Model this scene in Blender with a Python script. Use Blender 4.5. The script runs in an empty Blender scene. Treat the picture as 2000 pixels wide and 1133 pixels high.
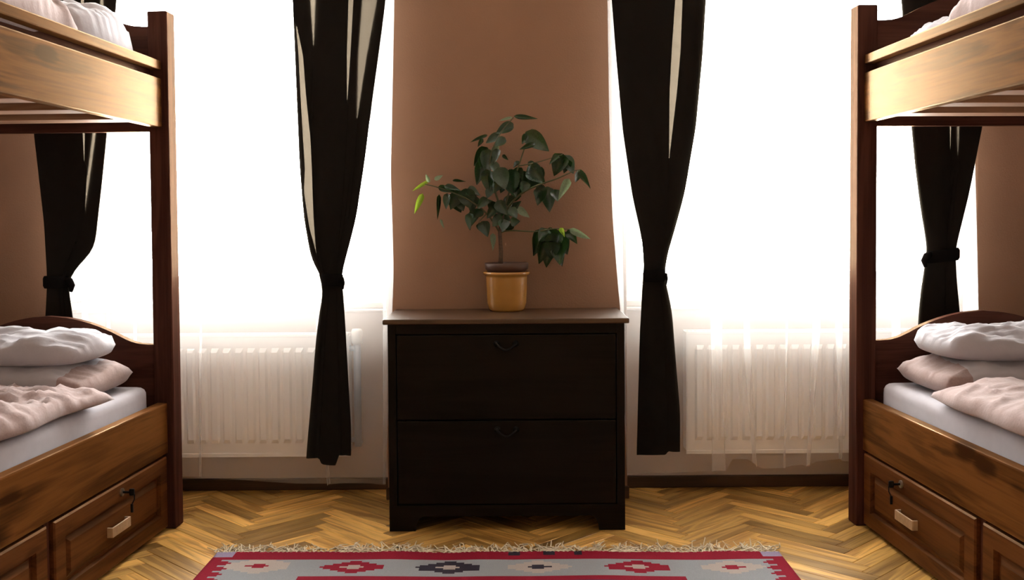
import bpy, bmesh, math, random
import numpy as np
from mathutils import Vector, Matrix, noise

random.seed(7)
C = bpy.context.scene.collection
SC = bpy.context.scene
PI = math.pi

# ------------------------------------------------------------------ camera, sky, exposure
FOC, TILT, ROLL, EYE, HOR = 2000.0, math.radians(2.0), math.radians(0.4), 1.06, 425.0
P0X, P0Y = 1000.0, HOR + FOC * math.tan(TILT)
cam = bpy.data.cameras.new('camera')
cam.sensor_width = 36.0
cam.lens = 36.0 * FOC / 2000.0
cam.shift_y = -(566.5 - P0Y) / 2000.0
cam.clip_start = 0.02
camo = bpy.data.objects.new('camera', cam)
C.objects.link(camo)
camo.matrix_world = (Matrix.Translation((0, 0, EYE)) @ Matrix.Rotation(PI / 2 - TILT, 4, 'X')
                     @ Matrix.Rotation(-ROLL, 4, 'Z'))
SC.camera = camo

world = bpy.data.worlds.new('overcast_sky')
SC.world = world
world.use_nodes = True
wb = world.node_tree.nodes['Background']
wb.inputs[0].default_value = (1.0, 0.975, 0.96, 1)
wb.inputs[1].default_value = 9.0

SC.view_settings.view_transform = 'Standard'
SC.view_settings.look = 'None'
SC.view_settings.gamma = 1.0
SC.view_settings.use_curve_mapping = False
SC.view_settings.exposure = 2.45
SC.cycles.use_denoising = True
SC.cycles.max_bounces = 12
SC.cycles.diffuse_bounces = 7
SC.cycles.glossy_bounces = 4
SC.cycles.transmission_bounces = 8
SC.cycles.transparent_max_bounces = 24
SC.cycles.sample_clamp_indirect = 12.0

WIN = [(-1.72, -0.475), (0.43, 1.73)]           # the two window openings in x
WZ0, WZ1, CEIL = 0.715, 2.95, 3.25
for i, (a, b) in enumerate(WIN):                 # portals only steer the sky's own light through the openings
    l = bpy.data.lights.new('window_portal', 'AREA')
    l.shape = 'RECTANGLE'
    l.size, l.size_y = b - a, WZ1 - WZ0
    l.cycles.is_portal = True
    lo = bpy.data.objects.new('window_portal', l)
    C.objects.link(lo)
    lo.location = ((a + b) / 2, 4.35, (WZ0 + WZ1) / 2)
    lo.rotation_euler = (-PI / 2, 0, 0)


def at(px, py, Y):
    """point of the room at depth Y that the photograph shows at (px, py)"""
    a = (px - P0X) / FOC
    b = -(py - P0Y) / FOC
    c, s = math.cos(-ROLL), math.sin(-ROLL)
    a, b = c * a - s * b, s * a + c * b
    ct, st = math.cos(TILT), math.sin(TILT)
    d = (a, ct + b * st, -st + b * ct)
    t = Y / d[1]
    return Vector((d[0] * t, Y, EYE + d[2] * t))


# ------------------------------------------------------------------ materials
def srgb(r, g, b):
    f = lambda c: (c / 255 / 12.92) if c / 255 <= 0.04045 else ((c / 255 + 0.055) / 1.055) ** 2.4
    return (f(r), f(g), f(b), 1)


def new_mat(name):
    m = bpy.data.materials.new(name)
    m.use_nodes = True
    return m, m.node_tree, m.node_tree.nodes['Principled BSDF']


def link(nt, a, b):
    nt.links.new(a, b)


def coords(nt, scale, rand=False):
    tc = nt.nodes.new('ShaderNodeTexCoord')
    mp = nt.nodes.new('ShaderNodeMapping')
    mp.inputs['Scale'].default_value = scale
    link(nt, tc.outputs['Object'], mp.inputs['Vector'])
    if rand:
        oi = nt.nodes.new('ShaderNodeObjectInfo')
        mul = nt.nodes.new('ShaderNodeMath')
        mul.operation = 'MULTIPLY'
        mul.inputs[1].default_value = 37.0
        link(nt, oi.outputs['Random'], mul.inputs[0])
        cx = nt.nodes.new('ShaderNodeCombineXYZ')
        for k in range(3):
            link(nt, mul.outputs[0], cx.inputs[k])
        link(nt, cx.outputs[0], mp.inputs['Location'])
        return mp.outputs[0], oi.outputs['Random']
    return mp.outputs[0], None


def ramp(nt, fac, stops):
    r = nt.nodes.new('ShaderNodeValToRGB')
    while len(r.color_ramp.elements) < len(stops):
        r.color_ramp.elements.new(0.5)
    for e, (p, c) in zip(r.color_ramp.elements, stops):
        e.position, e.color = p, c
    link(nt, fac, r.inputs[0])
    return r.outputs[0]


def wood(name, dark, light, axis, rough=0.35, coat=0.0, rand=False, fig=1.0, spec=0.5, knots=False, tint=(1.0, 0.80, 0.58, 1), varnish=0.0):
    """grain along one axis of the object; figure from stretched, distorted noise"""
    m, nt, bs = new_mat(name)
    sc = [14.0 * fig, 14.0 * fig, 14.0 * fig]
    sc['xyz'.index(axis)] = 1.1 * fig
    v, rnd = coords(nt, sc, rand)
    n1 = nt.nodes.new('ShaderNodeTexNoise')
    n1.inputs['Scale'].default_value = 1.0
    n1.inputs['Detail'].default_value = 5.0
    n1.inputs['Distortion'].default_value = 0.9
    link(nt, v, n1.inputs['Vector'])
    sc2 = [160.0, 160.0, 160.0]
    sc2['xyz'.index(axis)] = 4.0
    v2, _ = coords(nt, sc2, rand)
    n2 = nt.nodes.new('ShaderNodeTexNoise')
    n2.inputs['Scale'].default_value = 1.0
    n2.inputs['Detail'].default_value = 3.0
    link(nt, v2, n2.inputs['Vector'])
    w = nt.nodes.new('ShaderNodeMath')
    w.operation = 'MULTIPLY'
    w.inputs[1].default_value = 26.0
    link(nt, n1.outputs[0], w.inputs[0])
    sn = nt.nodes.new('ShaderNodeMath')
    sn.operation = 'SINE'
    link(nt, w.outputs[0], sn.inputs[0])
    a = nt.nodes.new('ShaderNodeMath')
    a.operation = 'MULTIPLY_ADD'
    a.inputs[1].default_value = 0.13
    link(nt, sn.outputs[0], a.inputs[0])
    b = nt.nodes.new('ShaderNodeMath')
    b.operation = 'MULTIPLY_ADD'
    b.inputs[1].default_value = 0.45
    b.inputs[2].default_value = 0.12
    link(nt, n2.outputs[0], b.inputs[0])
    c = nt.nodes.new('ShaderNodeMath')
    c.operation = 'MULTIPLY_ADD'
    c.inputs[1].default_value = 0.45
    link(nt, n1.outputs[0], c.inputs[0])
    link(nt, b.outputs[0], c.inputs[2])
    link(nt, c.outputs[0], a.inputs[2])
    fac = a.outputs[0]
    if knots:
        v3, _ = coords(nt, [6.0 if k != 'xyz'.index(axis) else 2.6 for k in range(3)], rand)
        vo = nt.nodes.new('ShaderNodeTexVoronoi')
        vo.inputs['Scale'].default_value = 1.0
        link(nt, v3, vo.inputs['Vector'])
        mr = nt.nodes.new('ShaderNodeMapRange')
        mr.inputs[1].default_value, mr.inputs[2].default_value = 0.0, 0.2
        mr.inputs[3].default_value, mr.inputs[4].default_value = -0.7, 0.0
        link(nt, vo.outputs['Distance'], mr.inputs[0])
        ad = nt.nodes.new('ShaderNodeMath')
        link(nt, fac, ad.inputs[0])
        link(nt, mr.outputs[0], ad.inputs[1])
        fac = ad.outputs[0]
    col = ramp(nt, fac, [(0.27, dark), (0.74, light)])
    if rnd is not None:
        hs = nt.nodes.new('ShaderNodeHueSaturation')
        mr = nt.nodes.new('ShaderNodeMapRange')
        mr.inputs[3].default_value, mr.inputs[4].default_value = 0.5, 1.45
        link(nt, rnd, mr.inputs[0])
        link(nt, mr.outputs[0], hs.inputs['Value'])
        link(nt, col, hs.inputs['Color'])
        col = hs.outputs[0]
    link(nt, col, bs.inputs['Base Color'])
    bs.inputs['Roughness'].default_value = rough
    bs.inputs['Specular IOR Level'].default_value = spec
    bs.inputs['Coat Weight'].default_value = coat
    bs.inputs['Specular Tint'].default_value = tint
    bs.inputs['Coat Roughness'].default_value = 0.18
    bp = nt.nodes.new('ShaderNodeBump')
    bp.inputs['Strength'].default_value = 0.08
    bp.inputs['Distance'].default_value = 0.002
    link(nt, n2.outputs[0], bp.inputs['Height'])
    link(nt, bp.outputs[0], bs.inputs['Normal'])
    if varnish:                                   # amber varnish over the wood
        gl = nt.nodes.new('ShaderNodeBsdfGlossy')
        gl.inputs['Color'].default_value = (1.0, 0.70, 0.43, 1)
        gl.inputs['Roughness'].default_value = 0.3
        link(nt, bp.outputs[0], gl.inputs['Normal'])
        fr = nt.nodes.new('ShaderNodeFresnel')
        fr.inputs[0].default_value = 1.4
        ml = nt.nodes.new('ShaderNodeMath')
        ml.operation = 'MULTIPLY'
        ml.inputs[1].default_value = varnish
        link(nt, fr.outputs[0], ml.inputs[0])
        mx = nt.nodes.new('ShaderNodeMixShader')
        link(nt, ml.outputs[0], mx.inputs[0])
        link(nt, bs.outputs[0], mx.inputs[1])
        link(nt, gl.outputs[0], mx.inputs[2])
        link(nt, mx.outputs[0], nt.nodes['Material Output'].inputs[0])
    return m


def plain(name, col, rough=0.6, metal=0.0, spec=0.5, nscale=40.0, var=0.12, bump=0.0, bscale=None, sheen=0.0):
    m, nt, bs = new_mat(name)
    v, _ = coords(nt, (nscale,) * 3)
    n = nt.nodes.new('ShaderNodeTexNoise')
    n.inputs['Scale'].default_value = 1.0
    n.inputs['Detail'].default_value = 4.0
    link(nt, v, n.inputs['Vector'])
    lo = tuple(c * (1 - var) for c in col[:3]) + (1,)
    hi = tuple(min(1, c * (1 + var)) for c in col[:3]) + (1,)
    link(nt, ramp(nt, n.outputs[0], [(0.3, lo), (0.7, hi)]), bs.inputs['Base Color'])
    bs.inputs['Roughness'].default_value = rough
    bs.inputs['Metallic'].default_value = metal
    bs.inputs['Specular IOR Level'].default_value = spec
    bs.inputs['Sheen Weight'].default_value = sheen
    if bump:
        v2, _ = coords(nt, ((bscale or nscale),) * 3)
        n2 = nt.nodes.new('ShaderNodeTexNoise')
        n2.inputs['Scale'].default_value = 1.0
        n2.inputs['Detail'].default_value = 3.0
        link(nt, v2, n2.inputs['Vector'])
        bp = nt.nodes.new('ShaderNodeBump')
        bp.inputs['Strength'].default_value = bump
        bp.inputs['Distance'].default_value = 0.004
        link(nt, n2.outputs[0], bp.inputs['Height'])
        link(nt, bp.outputs[0], bs.inputs['Normal'])
    return m


def cloth(name, col, trans_col, trans=0.0, clear=0.0, weave=900.0, edge=0.0):
    """woven cloth: diffuse + light coming through + open weave"""
    m = bpy.data.materials.new(name)
    m.use_nodes = True
    nt = m.node_tree
    nt.nodes.clear()
    out = nt.nodes.new('ShaderNodeOutputMaterial')
    v, _ = coords(nt, (weave, weave, weave * 0.4))
    n = nt.nodes.new('ShaderNodeTexNoise')
    n.inputs['Scale'].default_value = 1.0
    link(nt, v, n.inputs['Vector'])
    cc = ramp(nt, n.outputs[0], [(0.3, tuple(c * 0.85 for c in col[:3]) + (1,)), (0.7, col)])
    d = nt.nodes.new('ShaderNodeBsdfDiffuse')
    link(nt, cc, d.inputs[0])
    t = nt.nodes.new('ShaderNodeBsdfTranslucent')
    t.inputs[0].default_value = trans_col
    mx = nt.nodes.new('ShaderNodeMixShader')
    mx.inputs[0].default_value = trans
    link(nt, d.outputs[0], mx.inputs[1])
    link(nt, t.outputs[0], mx.inputs[2])
    last = mx.outputs[0]
    if clear:
        tr = nt.nodes.new('ShaderNodeBsdfTransparent')
        m2 = nt.nodes.new('ShaderNodeMixShader')
        if edge:
            # threads close up where the cloth turns edge-on
            lw = nt.nodes.new('ShaderNodeLayerWeight')
            lw.inputs[0].default_value = 0.35
            mr = nt.nodes.new('ShaderNodeMapRange')
            mr.inputs[3].default_value, mr.inputs[4].default_value = clear, max(0.0, clear - edge)
            link(nt, lw.outputs['Facing'], mr.inputs[0])
            link(nt, mr.outputs[0], m2.inputs[0])
        else:
            m2.inputs[0].default_value = clear
        link(nt, last, m2.inputs[1])
        link(nt, tr.outputs[0], m2.inputs[2])
        last = m2.outputs[0]
    link(nt, last, out.inputs[0])
    return m


M = {}
M['wall_room'] = plain('pale_peach_wall_paint', srgb(234, 224, 212), 0.85, nscale=3.0, var=0.04)
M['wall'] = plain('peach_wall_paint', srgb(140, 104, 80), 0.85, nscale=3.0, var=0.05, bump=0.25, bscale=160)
M['niche'] = plain('brightened_niche_paint', srgb(196, 178, 164), 0.8, nscale=3.0, var=0.04)  # made lighter than the wall's own paint to bounce light in the niche
M['ceiling'] = plain('ceiling_paint', srgb(235, 226, 215), 0.9, nscale=2.0, var=0.03)
M['gloss_white'] = plain('white_gloss_paint', srgb(240, 236, 230), 0.35, nscale=6, var=0.03)
M['radiator'] = plain('radiator_enamel', srgb(238, 234, 230), 0.35, nscale=6, var=0.03)
M['pipe'] = plain('grey_pipe_paint', srgb(170, 176, 184), 0.4, nscale=20, var=0.05)
D1, L1 = srgb(48, 25, 10), srgb(102, 62, 29)
D2, L2 = srgb(46, 27, 23), srgb(76, 46, 38)  # darker, redder copy of the rail wood: backlit shade painted in
for ax in 'xyz':
    M['rail_' + ax] = wood('honey_pine_' + ax, D1, L1, ax, rough=0.5, spec=0.0, knots=True, varnish=0.42)
    M['post_' + ax] = wood('shaded_pine_' + ax, D2, L2, ax, rough=0.5, spec=0.0, varnish=0.12)
    M['draw_' + ax] = wood('brown_pine_' + ax, srgb(48, 25, 12), srgb(88, 51, 26), ax, rough=0.5, spec=0.0, varnish=0.4)
M['slat'] = wood('pale_slat_wood', srgb(120, 84, 62), srgb(160, 122, 98), 'x', rough=0.6)
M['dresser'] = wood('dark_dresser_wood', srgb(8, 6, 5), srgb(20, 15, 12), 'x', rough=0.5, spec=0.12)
M['dresser_top'] = wood('lit_dresser_top_wood', srgb(48, 33, 24), srgb(76, 53, 38), 'x', rough=0.38)  # lighter copy of the dresser wood: light caught by the top painted in
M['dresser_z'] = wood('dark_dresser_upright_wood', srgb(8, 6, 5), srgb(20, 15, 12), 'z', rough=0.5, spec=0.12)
M['plank'] = wood('oak_parquet', srgb(126, 84, 36), srgb(214, 168, 92), 'x', rough=0.34, coat=0.0, spec=0.6, rand=True, fig=1.4)
M['joint'] = plain('parquet_joint_dirt', srgb(50, 34, 20), 0.9)
M['baseboard'] = wood('dark_baseboard_wood', srgb(40, 26, 18), srgb(66, 44, 30), 'x', rough=0.5)
M['iron'] = plain('dark_iron', srgb(14, 11, 10), 0.6, metal=0.1, spec=0.2, nscale=60)
M['brass'] = plain('worn_bronze_metal', srgb(190, 165, 138), 0.4, metal=0.6, nscale=60)
M['chrome'] = plain('steel_metal', srgb(170, 165, 158), 0.3, metal=1.0, nscale=60)
M['black'] = plain('black_plastic', srgb(26, 22, 20), 0.5)
M['linen'] = plain('white_bed_linen', srgb(172, 167, 172), 0.9, spec=0.1, nscale=25, var=0.03, bump=0.15, bscale=70, sheen=0.2)
M['mauve'] = plain('dusty_pink_bed_linen', srgb(150, 128, 124), 0.9, spec=0.1, nscale=150, var=0.08, bump=0.2, bscale=90, sheen=0.2)
M['mauve_dark'] = plain('mauve_pillow_underside', srgb(142, 108, 108), 0.9, spec=0.1, nscale=150, var=0.08, bump=0.15, bscale=90)
M['mattress'] = plain('white_mattress_sheet', srgb(172, 167, 172), 0.9, spec=0.1, nscale=30, var=0.03, bump=0.15, bscale=30)
M['drape'] = cloth('charcoal_curtain_cloth', srgb(36, 33, 31), srgb(108, 97, 83), trans=0.22)
M['tie'] = cloth('charcoal_tieback_cloth', srgb(24, 21, 20), srgb(40, 34, 32), trans=0.1)
M['sheer'] = cloth('white_voile', (0.93, 0.91, 0.90, 1), (0.93, 0.90, 0.88, 1), trans=0.72, clear=0.78, edge=0.6)
M['pot'] = plain('yellow_glazed_pot', srgb(168, 120, 58), 0.2, nscale=12, var=0.1, spec=0.8)
M['inner_pot'] = plain('brown_plastic_pot', srgb(74, 48, 36), 0.5, nscale=20)
M['soil'] = plain('potting_soil', srgb(44, 30, 22), 0.95, nscale=200, var=0.5, bump=0.8)
M['bark'] = plain('grey_brown_bark', srgb(86, 66, 50), 0.8, nscale=120, var=0.3, bump=0.4)
M['twig'] = plain('green_brown_twig', srgb(70, 72, 40), 0.7, nscale=120, var=0.2)


def leaf_mat(name, c, tr, trans=0.25):
    m = bpy.data.materials.new(name)
    m.use_nodes = True
    nt = m.node_tree
    bs = nt.nodes['Principled BSDF']
    out = nt.nodes['Material Output']
    v, rnd = coords(nt, (18, 18, 18), True)
    n = nt.nodes.new('ShaderNodeTexNoise')
    n.inputs['Scale'].default_value = 1.0
    link(nt, v, n.inputs['Vector'])
    lo = tuple(x * 0.65 for x in c[:3]) + (1,)
    hi = tuple(min(1, x * 1.35) for x in c[:3]) + (1,)
    link(nt, ramp(nt, n.outputs[0], [(0.3, lo), (0.7, hi)]), bs.inputs['Base Color'])
    bs.inputs['Roughness'].default_value = 0.26
    bs.inputs['Specular IOR Level'].default_value = 0.6
    t = nt.nodes.new('ShaderNodeBsdfTranslucent')
    t.inputs[0].default_value = tr
    mx = nt.nodes.new('ShaderNodeMixShader')
    mx.inputs[0].default_value = trans
    link(nt, bs.outputs[0], mx.inputs[1])
    link(nt, t.outputs[0], mx.inputs[2])
    link(nt, mx.outputs[0], out.inputs[0])
    return m


M['leaf'] = leaf_mat('dark_green_leaf', srgb(32, 54, 32), srgb(60, 100, 36), 0.15)
M['leaf_pale'] = leaf_mat('grey_green_leaf_sheen', srgb(138, 154, 134), srgb(140, 165, 115), 0.35)  # light reflected off the leaves, put into a paler leaf colour
M['leaf_young'] = leaf_mat('young_yellow_green_leaf', srgb(130, 165, 50), srgb(170, 200, 60), 0.45)


# glass: a clear sheet with a surface reflection
def glass_mat():
    m = bpy.data.materials.new('window_glass')
    m.use_nodes = True
    nt = m.node_tree
    nt.nodes.clear()
    out = nt.nodes.new('ShaderNodeOutputMaterial')
    tr = nt.nodes.new('ShaderNodeBsdfTransparent')
    tr.inputs[0].default_value = (0.95, 0.97, 0.96, 1)
    gl = nt.nodes.new('ShaderNodeBsdfGlossy')
    gl.inputs['Roughness'].default_value = 0.02
    fr = nt.nodes.new('ShaderNodeFresnel')
    fr.inputs[0].default_value = 1.3
    mx = nt.nodes.new('ShaderNodeMixShader')
    link(nt, fr.outputs[0], mx.inputs[0])
    link(nt, tr.outputs[0], mx.inputs[1])
    link(nt, gl.outputs[0], mx.inputs[2])
    link(nt, mx.outputs[0], out.inputs[0])
    return m


M['glass'] = glass_mat()


# ------------------------------------------------------------------ mesh helpers
def obj(name, verts, faces, mats, parent=None, smooth=False, mi=None, angle=None):
    me = bpy.data.meshes.new(name)
    me.from_pydata([tuple(v) for v in verts], [], faces)
    for m in (mats if isinstance(mats, list) else [mats]):
        me.materials.append(m)
    if mi is not None:
        me.polygons.foreach_set('material_index', mi)
    if smooth:
        me.polygons.foreach_set('use_smooth', [True] * len(me.polygons))
    me.update()
    o = bpy.data.objects.new(name, me)
    C.objects.link(o)
    if parent:
        o.parent = parent
    return o


def from_bm(name, bm, mats, parent=None, smooth=False):
    bmesh.ops.recalc_face_normals(bm, faces=bm.faces)
    me = bpy.data.meshes.new(name)
    bm.to_mesh(me)
    bm.free()
    for m in (mats if isinstance(mats, list) else [mats]):
        me.materials.append(m)
    if smooth:
        me.polygons.foreach_set('use_smooth', [True] * len(me.polygons))
    o = bpy.data.objects.new(name, me)
    C.objects.link(o)
    if parent:
        o.parent = parent
    return o


def add_box(bm, lo, hi, bev=0.0, seg=2):
    lo, hi = [min(a, b) for a, b in zip(lo, hi)], [max(a, b) for a, b in zip(lo, hi)]
    r = bmesh.ops.create_cube(bm, size=1.0)
    vs = r['verts']
    for v in vs:
        v.co = Vector([lo[k] + (v.co[k] + 0.5) * (hi[k] - lo[k]) for k in range(3)])
    if bev:
        es = list({e for v in vs for e in v.link_edges})
        bmesh.ops.bevel(bm, geom=es, offset=bev, segments=seg, profile=0.6, affect='EDGES')


def box(name, lo, hi, mat, parent=None, bev=0.003, seg=2):
    bm = bmesh.new()
    add_box(bm, lo, hi, bev, seg)
    return from_bm(name, bm, mat, parent, smooth=False)


def extrude_profile(bm, pts, axis_from, axis_to, frame):
    """closed 2-D outline pts (a,b); frame(a,b,t) gives the 3-D point; extruded t from..to"""
    A = [bm.verts.new(frame(a, b, axis_from)) for a, b in pts]
    B = [bm.verts.new(frame(a, b, axis_to)) for a, b in pts]
    n = len(pts)
    bm.faces.new(A)
    bm.faces.new(list(reversed(B)))
    for i in range(n):
        bm.faces.new((A[i], B[i], B[(i + 1) % n], A[(i + 1) % n]))


def lathe(bm, prof, center, seg=40, close_bottom=True):
    rings = []
    for r, z in prof:
        rings.append([bm.verts.new((center[0] + r * math.cos(2 * PI * k / seg), center[1] + r * math.sin(2 * PI * k / seg), center[2] + z))
                      for k in range(seg)])
    for a, b in zip(rings, rings[1:]):
        for k in range(seg):
            bm.faces.new((a[k], a[(k + 1) % seg], b[(k + 1) % seg], b[k]))
    if close_bottom:
        bm.faces.new(list(reversed(rings[0])))
    return rings


def tube(bm, pts, radii, seg=8):
    pts = [Vector(p) for p in pts]
    rings = []
    for i, p in enumerate(pts):
        d = (pts[min(i + 1, len(pts) - 1)] - pts[max(i - 1, 0)]).normalized()
        ref = Vector((0, 1, 0)) if abs(d.y) < 0.9 else Vector((1, 0, 0))
        a = d.cross(ref).normalized()
        b = d.cross(a).normalized()
        r = radii[i] if hasattr(radii, '__len__') else radii
        rings.append([bm.verts.new(p + a * r * math.cos(2 * PI * k / seg) + b * r * math.sin(2 * PI * k / seg)) for k in range(seg)])
    for a, b in zip(rings, rings[1:]):
        for k in range(seg):
            bm.faces.new((a[k], a[(k + 1) % seg], b[(k + 1) % seg], b[k]))
    bm.faces.new(list(reversed(rings[0])))
    bm.faces.new(rings[-1])


def bez(p, q, sag, n=7):
    p, q = Vector(p), Vector(q)
    mid = (p + q) / 2 + Vector(sag)
    return [p.lerp(mid, t).lerp(mid.lerp(q, t), t) for t in [k / (n - 1) for k in range(n)]]


def tag(o, label, cat, group=None, kind=None):
    o['label'] = label
    o['category'] = cat
    if group:
        o['group'] = group
    if kind:
        o['kind'] = kind
    return o


def structure(o):
    o['kind'] = 'structure'
    return o


def empty(name, loc=(0, 0, 0), rz=0.0):
    o = bpy.data.objects.new(name, None)
    o.empty_display_size = 0.1
    C.objects.link(o)
    o.location = loc
    o.rotation_euler = (0, 0, rz)
    return o


# ------------------------------------------------------------------ room shell
XL, XR, YB, YF = -2.45, 2.45, -2.6, 4.42
PIER_Y, NICHE_Y = 3.83, 3.985
pl, pr = WIN[0][1], WIN[1][0]
structure(box('wall_front', (pl, PIER_Y, -0.1), (pr, YF, WZ1), M['wall'], bev=0.012))            # the pier between the windows
structure(box('wall_front', (XL, PIER_Y, -0.1), (WIN[0][0], YF, WZ1), M['wall'], bev=0.012))
structure(box('wall_front', (WIN[1][1], PIER_Y, -0.1), (XR, YF, WZ1), M['wall'], bev=0.012))
structure(box('wall_front', (XL, PIER_Y, WZ1), (XR, YF, CEIL + 0.1), M['wall'], bev=0))
for a, b in WIN:                                                                                 # the niches below the sills
    structure(box('wall_front', (a, NICHE_Y, -0.1), (b, YF, WZ0 - 0.02), M['niche'], bev=0))
structure(box('wall_left', (XL - 0.1, YB, -0.1), (XL, YF, CEIL + 0.1), M['wall_room'], bev=0))
structure(box('wall_right', (XR, YB, -0.1), (XR + 0.1, YF, CEIL + 0.1), M['wall_room'], bev=0))
structure(box('wall_back', (XL - 0.1, YB - 0.1, -0.1), (XR + 0.1, YB, CEIL + 0.1), M['wall_room'], bev=0))
structure(box('ceiling', (XL - 0.1, YB - 0.1, CEIL), (XR + 0.1, YF, CEIL + 0.1), M['ceiling'], bev=0))

for i, (a, b) in enumerate(WIN):
    structure(box('baseboard_front', (a + 0.004, NICHE_Y - 0.016, 0.0), (b - 0.004, NICHE_Y + 0.004, 0.045), M['baseboard'], bev=0.004))
structure(box('baseboard_pier', (pl - 0.005, PIER_Y - 0.012, 0.0), (pr + 0.005, PIER_Y + 0.005, 0.045), M['baseboard'], bev=0.004))
# the boxed curtain track under the ceiling that the curtains hang from
for i, (a, b) in enumerate(((-2.2, -0.36), (0.30, 2.2))):
    structure(box('trim_%d' % (i + 1), (a, 3.64, 3.17), (b, 3.83, CEIL), M['gloss_white'], bev=0.004))

# white boards lining the openings, added to bounce light onto niche and sheers
n_ = 3
for a, b in WIN:
    for lo_, hi_ in (((a - 0.002, 3.99, 0.74), (a + 0.012, 4.10, WZ1)), ((b - 0.012, 3.99, 0.74), (b + 0.002, 4.10, WZ1)), ((a + 0.012, 3.99, WZ1 - 0.012), (b - 0.012, 4.10, WZ1 + 0.002))):
        structure(box('trim_%d' % n_, lo_, hi_, M['gloss_white'], bev=0.002))
        n_ += 1

# windows: fixed frame, two sashes that meet in the middle, glass, sill
for i, (a, b) in enumerate(WIN):
    w = structure(empty('window_%d' % (i + 1), ((a + b) / 2, 4.15, WZ0)))
    hw = (b - a) / 2
    h = WZ1 - WZ0
    bm = bmesh.new()
    fw = 0.045
    add_box(bm, (-hw, -0.03, 0.025), (-hw + fw, 0.05, h), 0.004)
    add_box(bm, (hw - fw, -0.03, 0.025), (hw, 0.05, h), 0.004)
    add_box(bm, (-hw + fw, -0.03, h - fw), (hw - fw, 0.05, h), 0.004)
    add_box(bm, (-hw + fw, -0.03, 0.025), (hw - fw, 0.05, 0.025 + fw), 0.004)
    from_bm('frame', bm, M['gloss_white'], w)
    for s in (-1, 1):
        x0, x1 = (-hw + fw, 0.0) if s < 0 else (0.0, hw - fw)
        x0, x1 = x0 + 0.003, x1 - 0.003
        z0, z1 = 0.025 + fw + 0.003, h - fw - 0.003
        bm = bmesh.new()
        sw = 0.045
        add_box(bm, (x0, -0.02, z0), (x0 + sw, 0.03, z1), 0.005)
        add_box(bm, (x1 - sw, -0.02, z0), (x1, 0.03, z1), 0.005)
        add_box(bm, (x0 + sw, -0.02, z0), (x1 - sw, 0.03, z0 + sw), 0.005)
        add_box(bm, (x0 + sw, -0.02, z1 - sw), (x1 - sw, 0.03, z1), 0.005)
        sash = from_bm('sash', bm, M['gloss_white'], w)
        box('pane', (x0 + sw - 0.004, 0.004, z0 + sw - 0.004), (x1 - sw + 0.004, 0.009, z1 - sw + 0.004), M['glass'], sash, bev=0)
    bm = bmesh.new()
    add_box(bm, (-0.016, -0.034, 0.70), (0.016, -0.02, 0.80), 0.004)
    add_box(bm, (-0.010, -0.062, 0.66), (0.010, -0.046, 0.765), 0.004)
    add_box(bm, (-0.008, -0.05, 0.745), (0.008, -0.03, 0.76), 0.002)
    from_bm('handle', bm, M['gloss_white'], w)
    bm = bmesh.new()
    add_box(bm, (-hw + 0.002, -0.195, -0.005), (hw - 0.002, 0.03, 0.022), 0.008, 3)
    from_bm('window_sill', bm, M['gloss_white'], w)

# ------------------------------------------------------------------ herringbone floor
PLW, PLN = 0.058, 6
PLL = PLW * PLN
floor = structure(box('floor', (XL, YB, -0.06), (XR, YF - 0.4, -0.012), M['joint'], bev=0))


def plank_mesh():
    L, W, b = PLL / 2 - 0.0005, PLW / 2 - 0.0005, 0.0012
    v = []
    for (x, y, z) in ((L, W, -0.0115), (L, W, -b), (L - b, W - b, 0)):
        v += [(-x, -y, z), (x, -y, z), (x, y, z), (-x, y, z)]
    f = [(8, 9, 10, 11)]
    for r in (0, 4):
        for k in range(4):
            f.append((r + k, r + (k + 1) % 4, r + 4 + (k + 1) % 4, r + 4 + k))
    return v, f


pv, pf = plank_mesh()
proto = obj('plank', pv, pf, M['plank'])
pmesh = proto.data
bpy.data.objects.remove(proto)
planks = []
c45 = math.sqrt(0.5)
R = 75
for yy in range(-R, R):
    for mm in range(-9, 10):
        for vert in (0, 1):
            if not vert:
                cx, cy = (yy + 2 * PLN * mm + PLN / 2) * PLW, (yy + 0.5) * PLW
            else:
                cx, cy = (yy + 0.5) * PLW, (yy - 2 * PLN + 1 + 2 * PLN * mm + PLN / 2) * PLW
            wx, wy = c45 * (cx - cy) + 0.09, c45 * (cx + cy) + 1.0
            if XL - 0.02 < wx < XR + 0.02 and YB < wy < NICHE_Y + 0.13:
                planks.append((wx, wy, PI / 4 + (PI / 2 if vert else 0)))
seen = sorted(planks, key=lambda p: (0 if (2.75 < p[1] and abs(p[0]) < 1.3) else 1, abs(p[1] - 3.4) + 0.5 * max(0, abs(p[0]) - 1.2)))
for k, (x, y, a) in enumerate(seen[:290]):
    o = bpy.data.objects.new('plank', pmesh)
    C.objects.link(o)
    o.parent = floor
    o.location = (x, y, random.uniform(-0.0006, 0.0))
    o.rotation_euler = (random.uniform(-.002, .002), random.uniform(-.001, .001), a + (PI if random.random() < .5 else 0))
vs, fs = [], []
for (x, y, a) in seen[290:]:
    n0 = len(vs)
    ca, sa = math.cos(a), math.sin(a)
    vs += [(x + ca * p[0] - sa * p[1], y + sa * p[0] + ca * p[1], p[2]) for p in pv]
    fs += [tuple(n0 + i for i in f) for f in pf]
rest = obj('plank_field', vs, fs, M['plank'], floor)
rest['kind'] = 'stuff'

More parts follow.
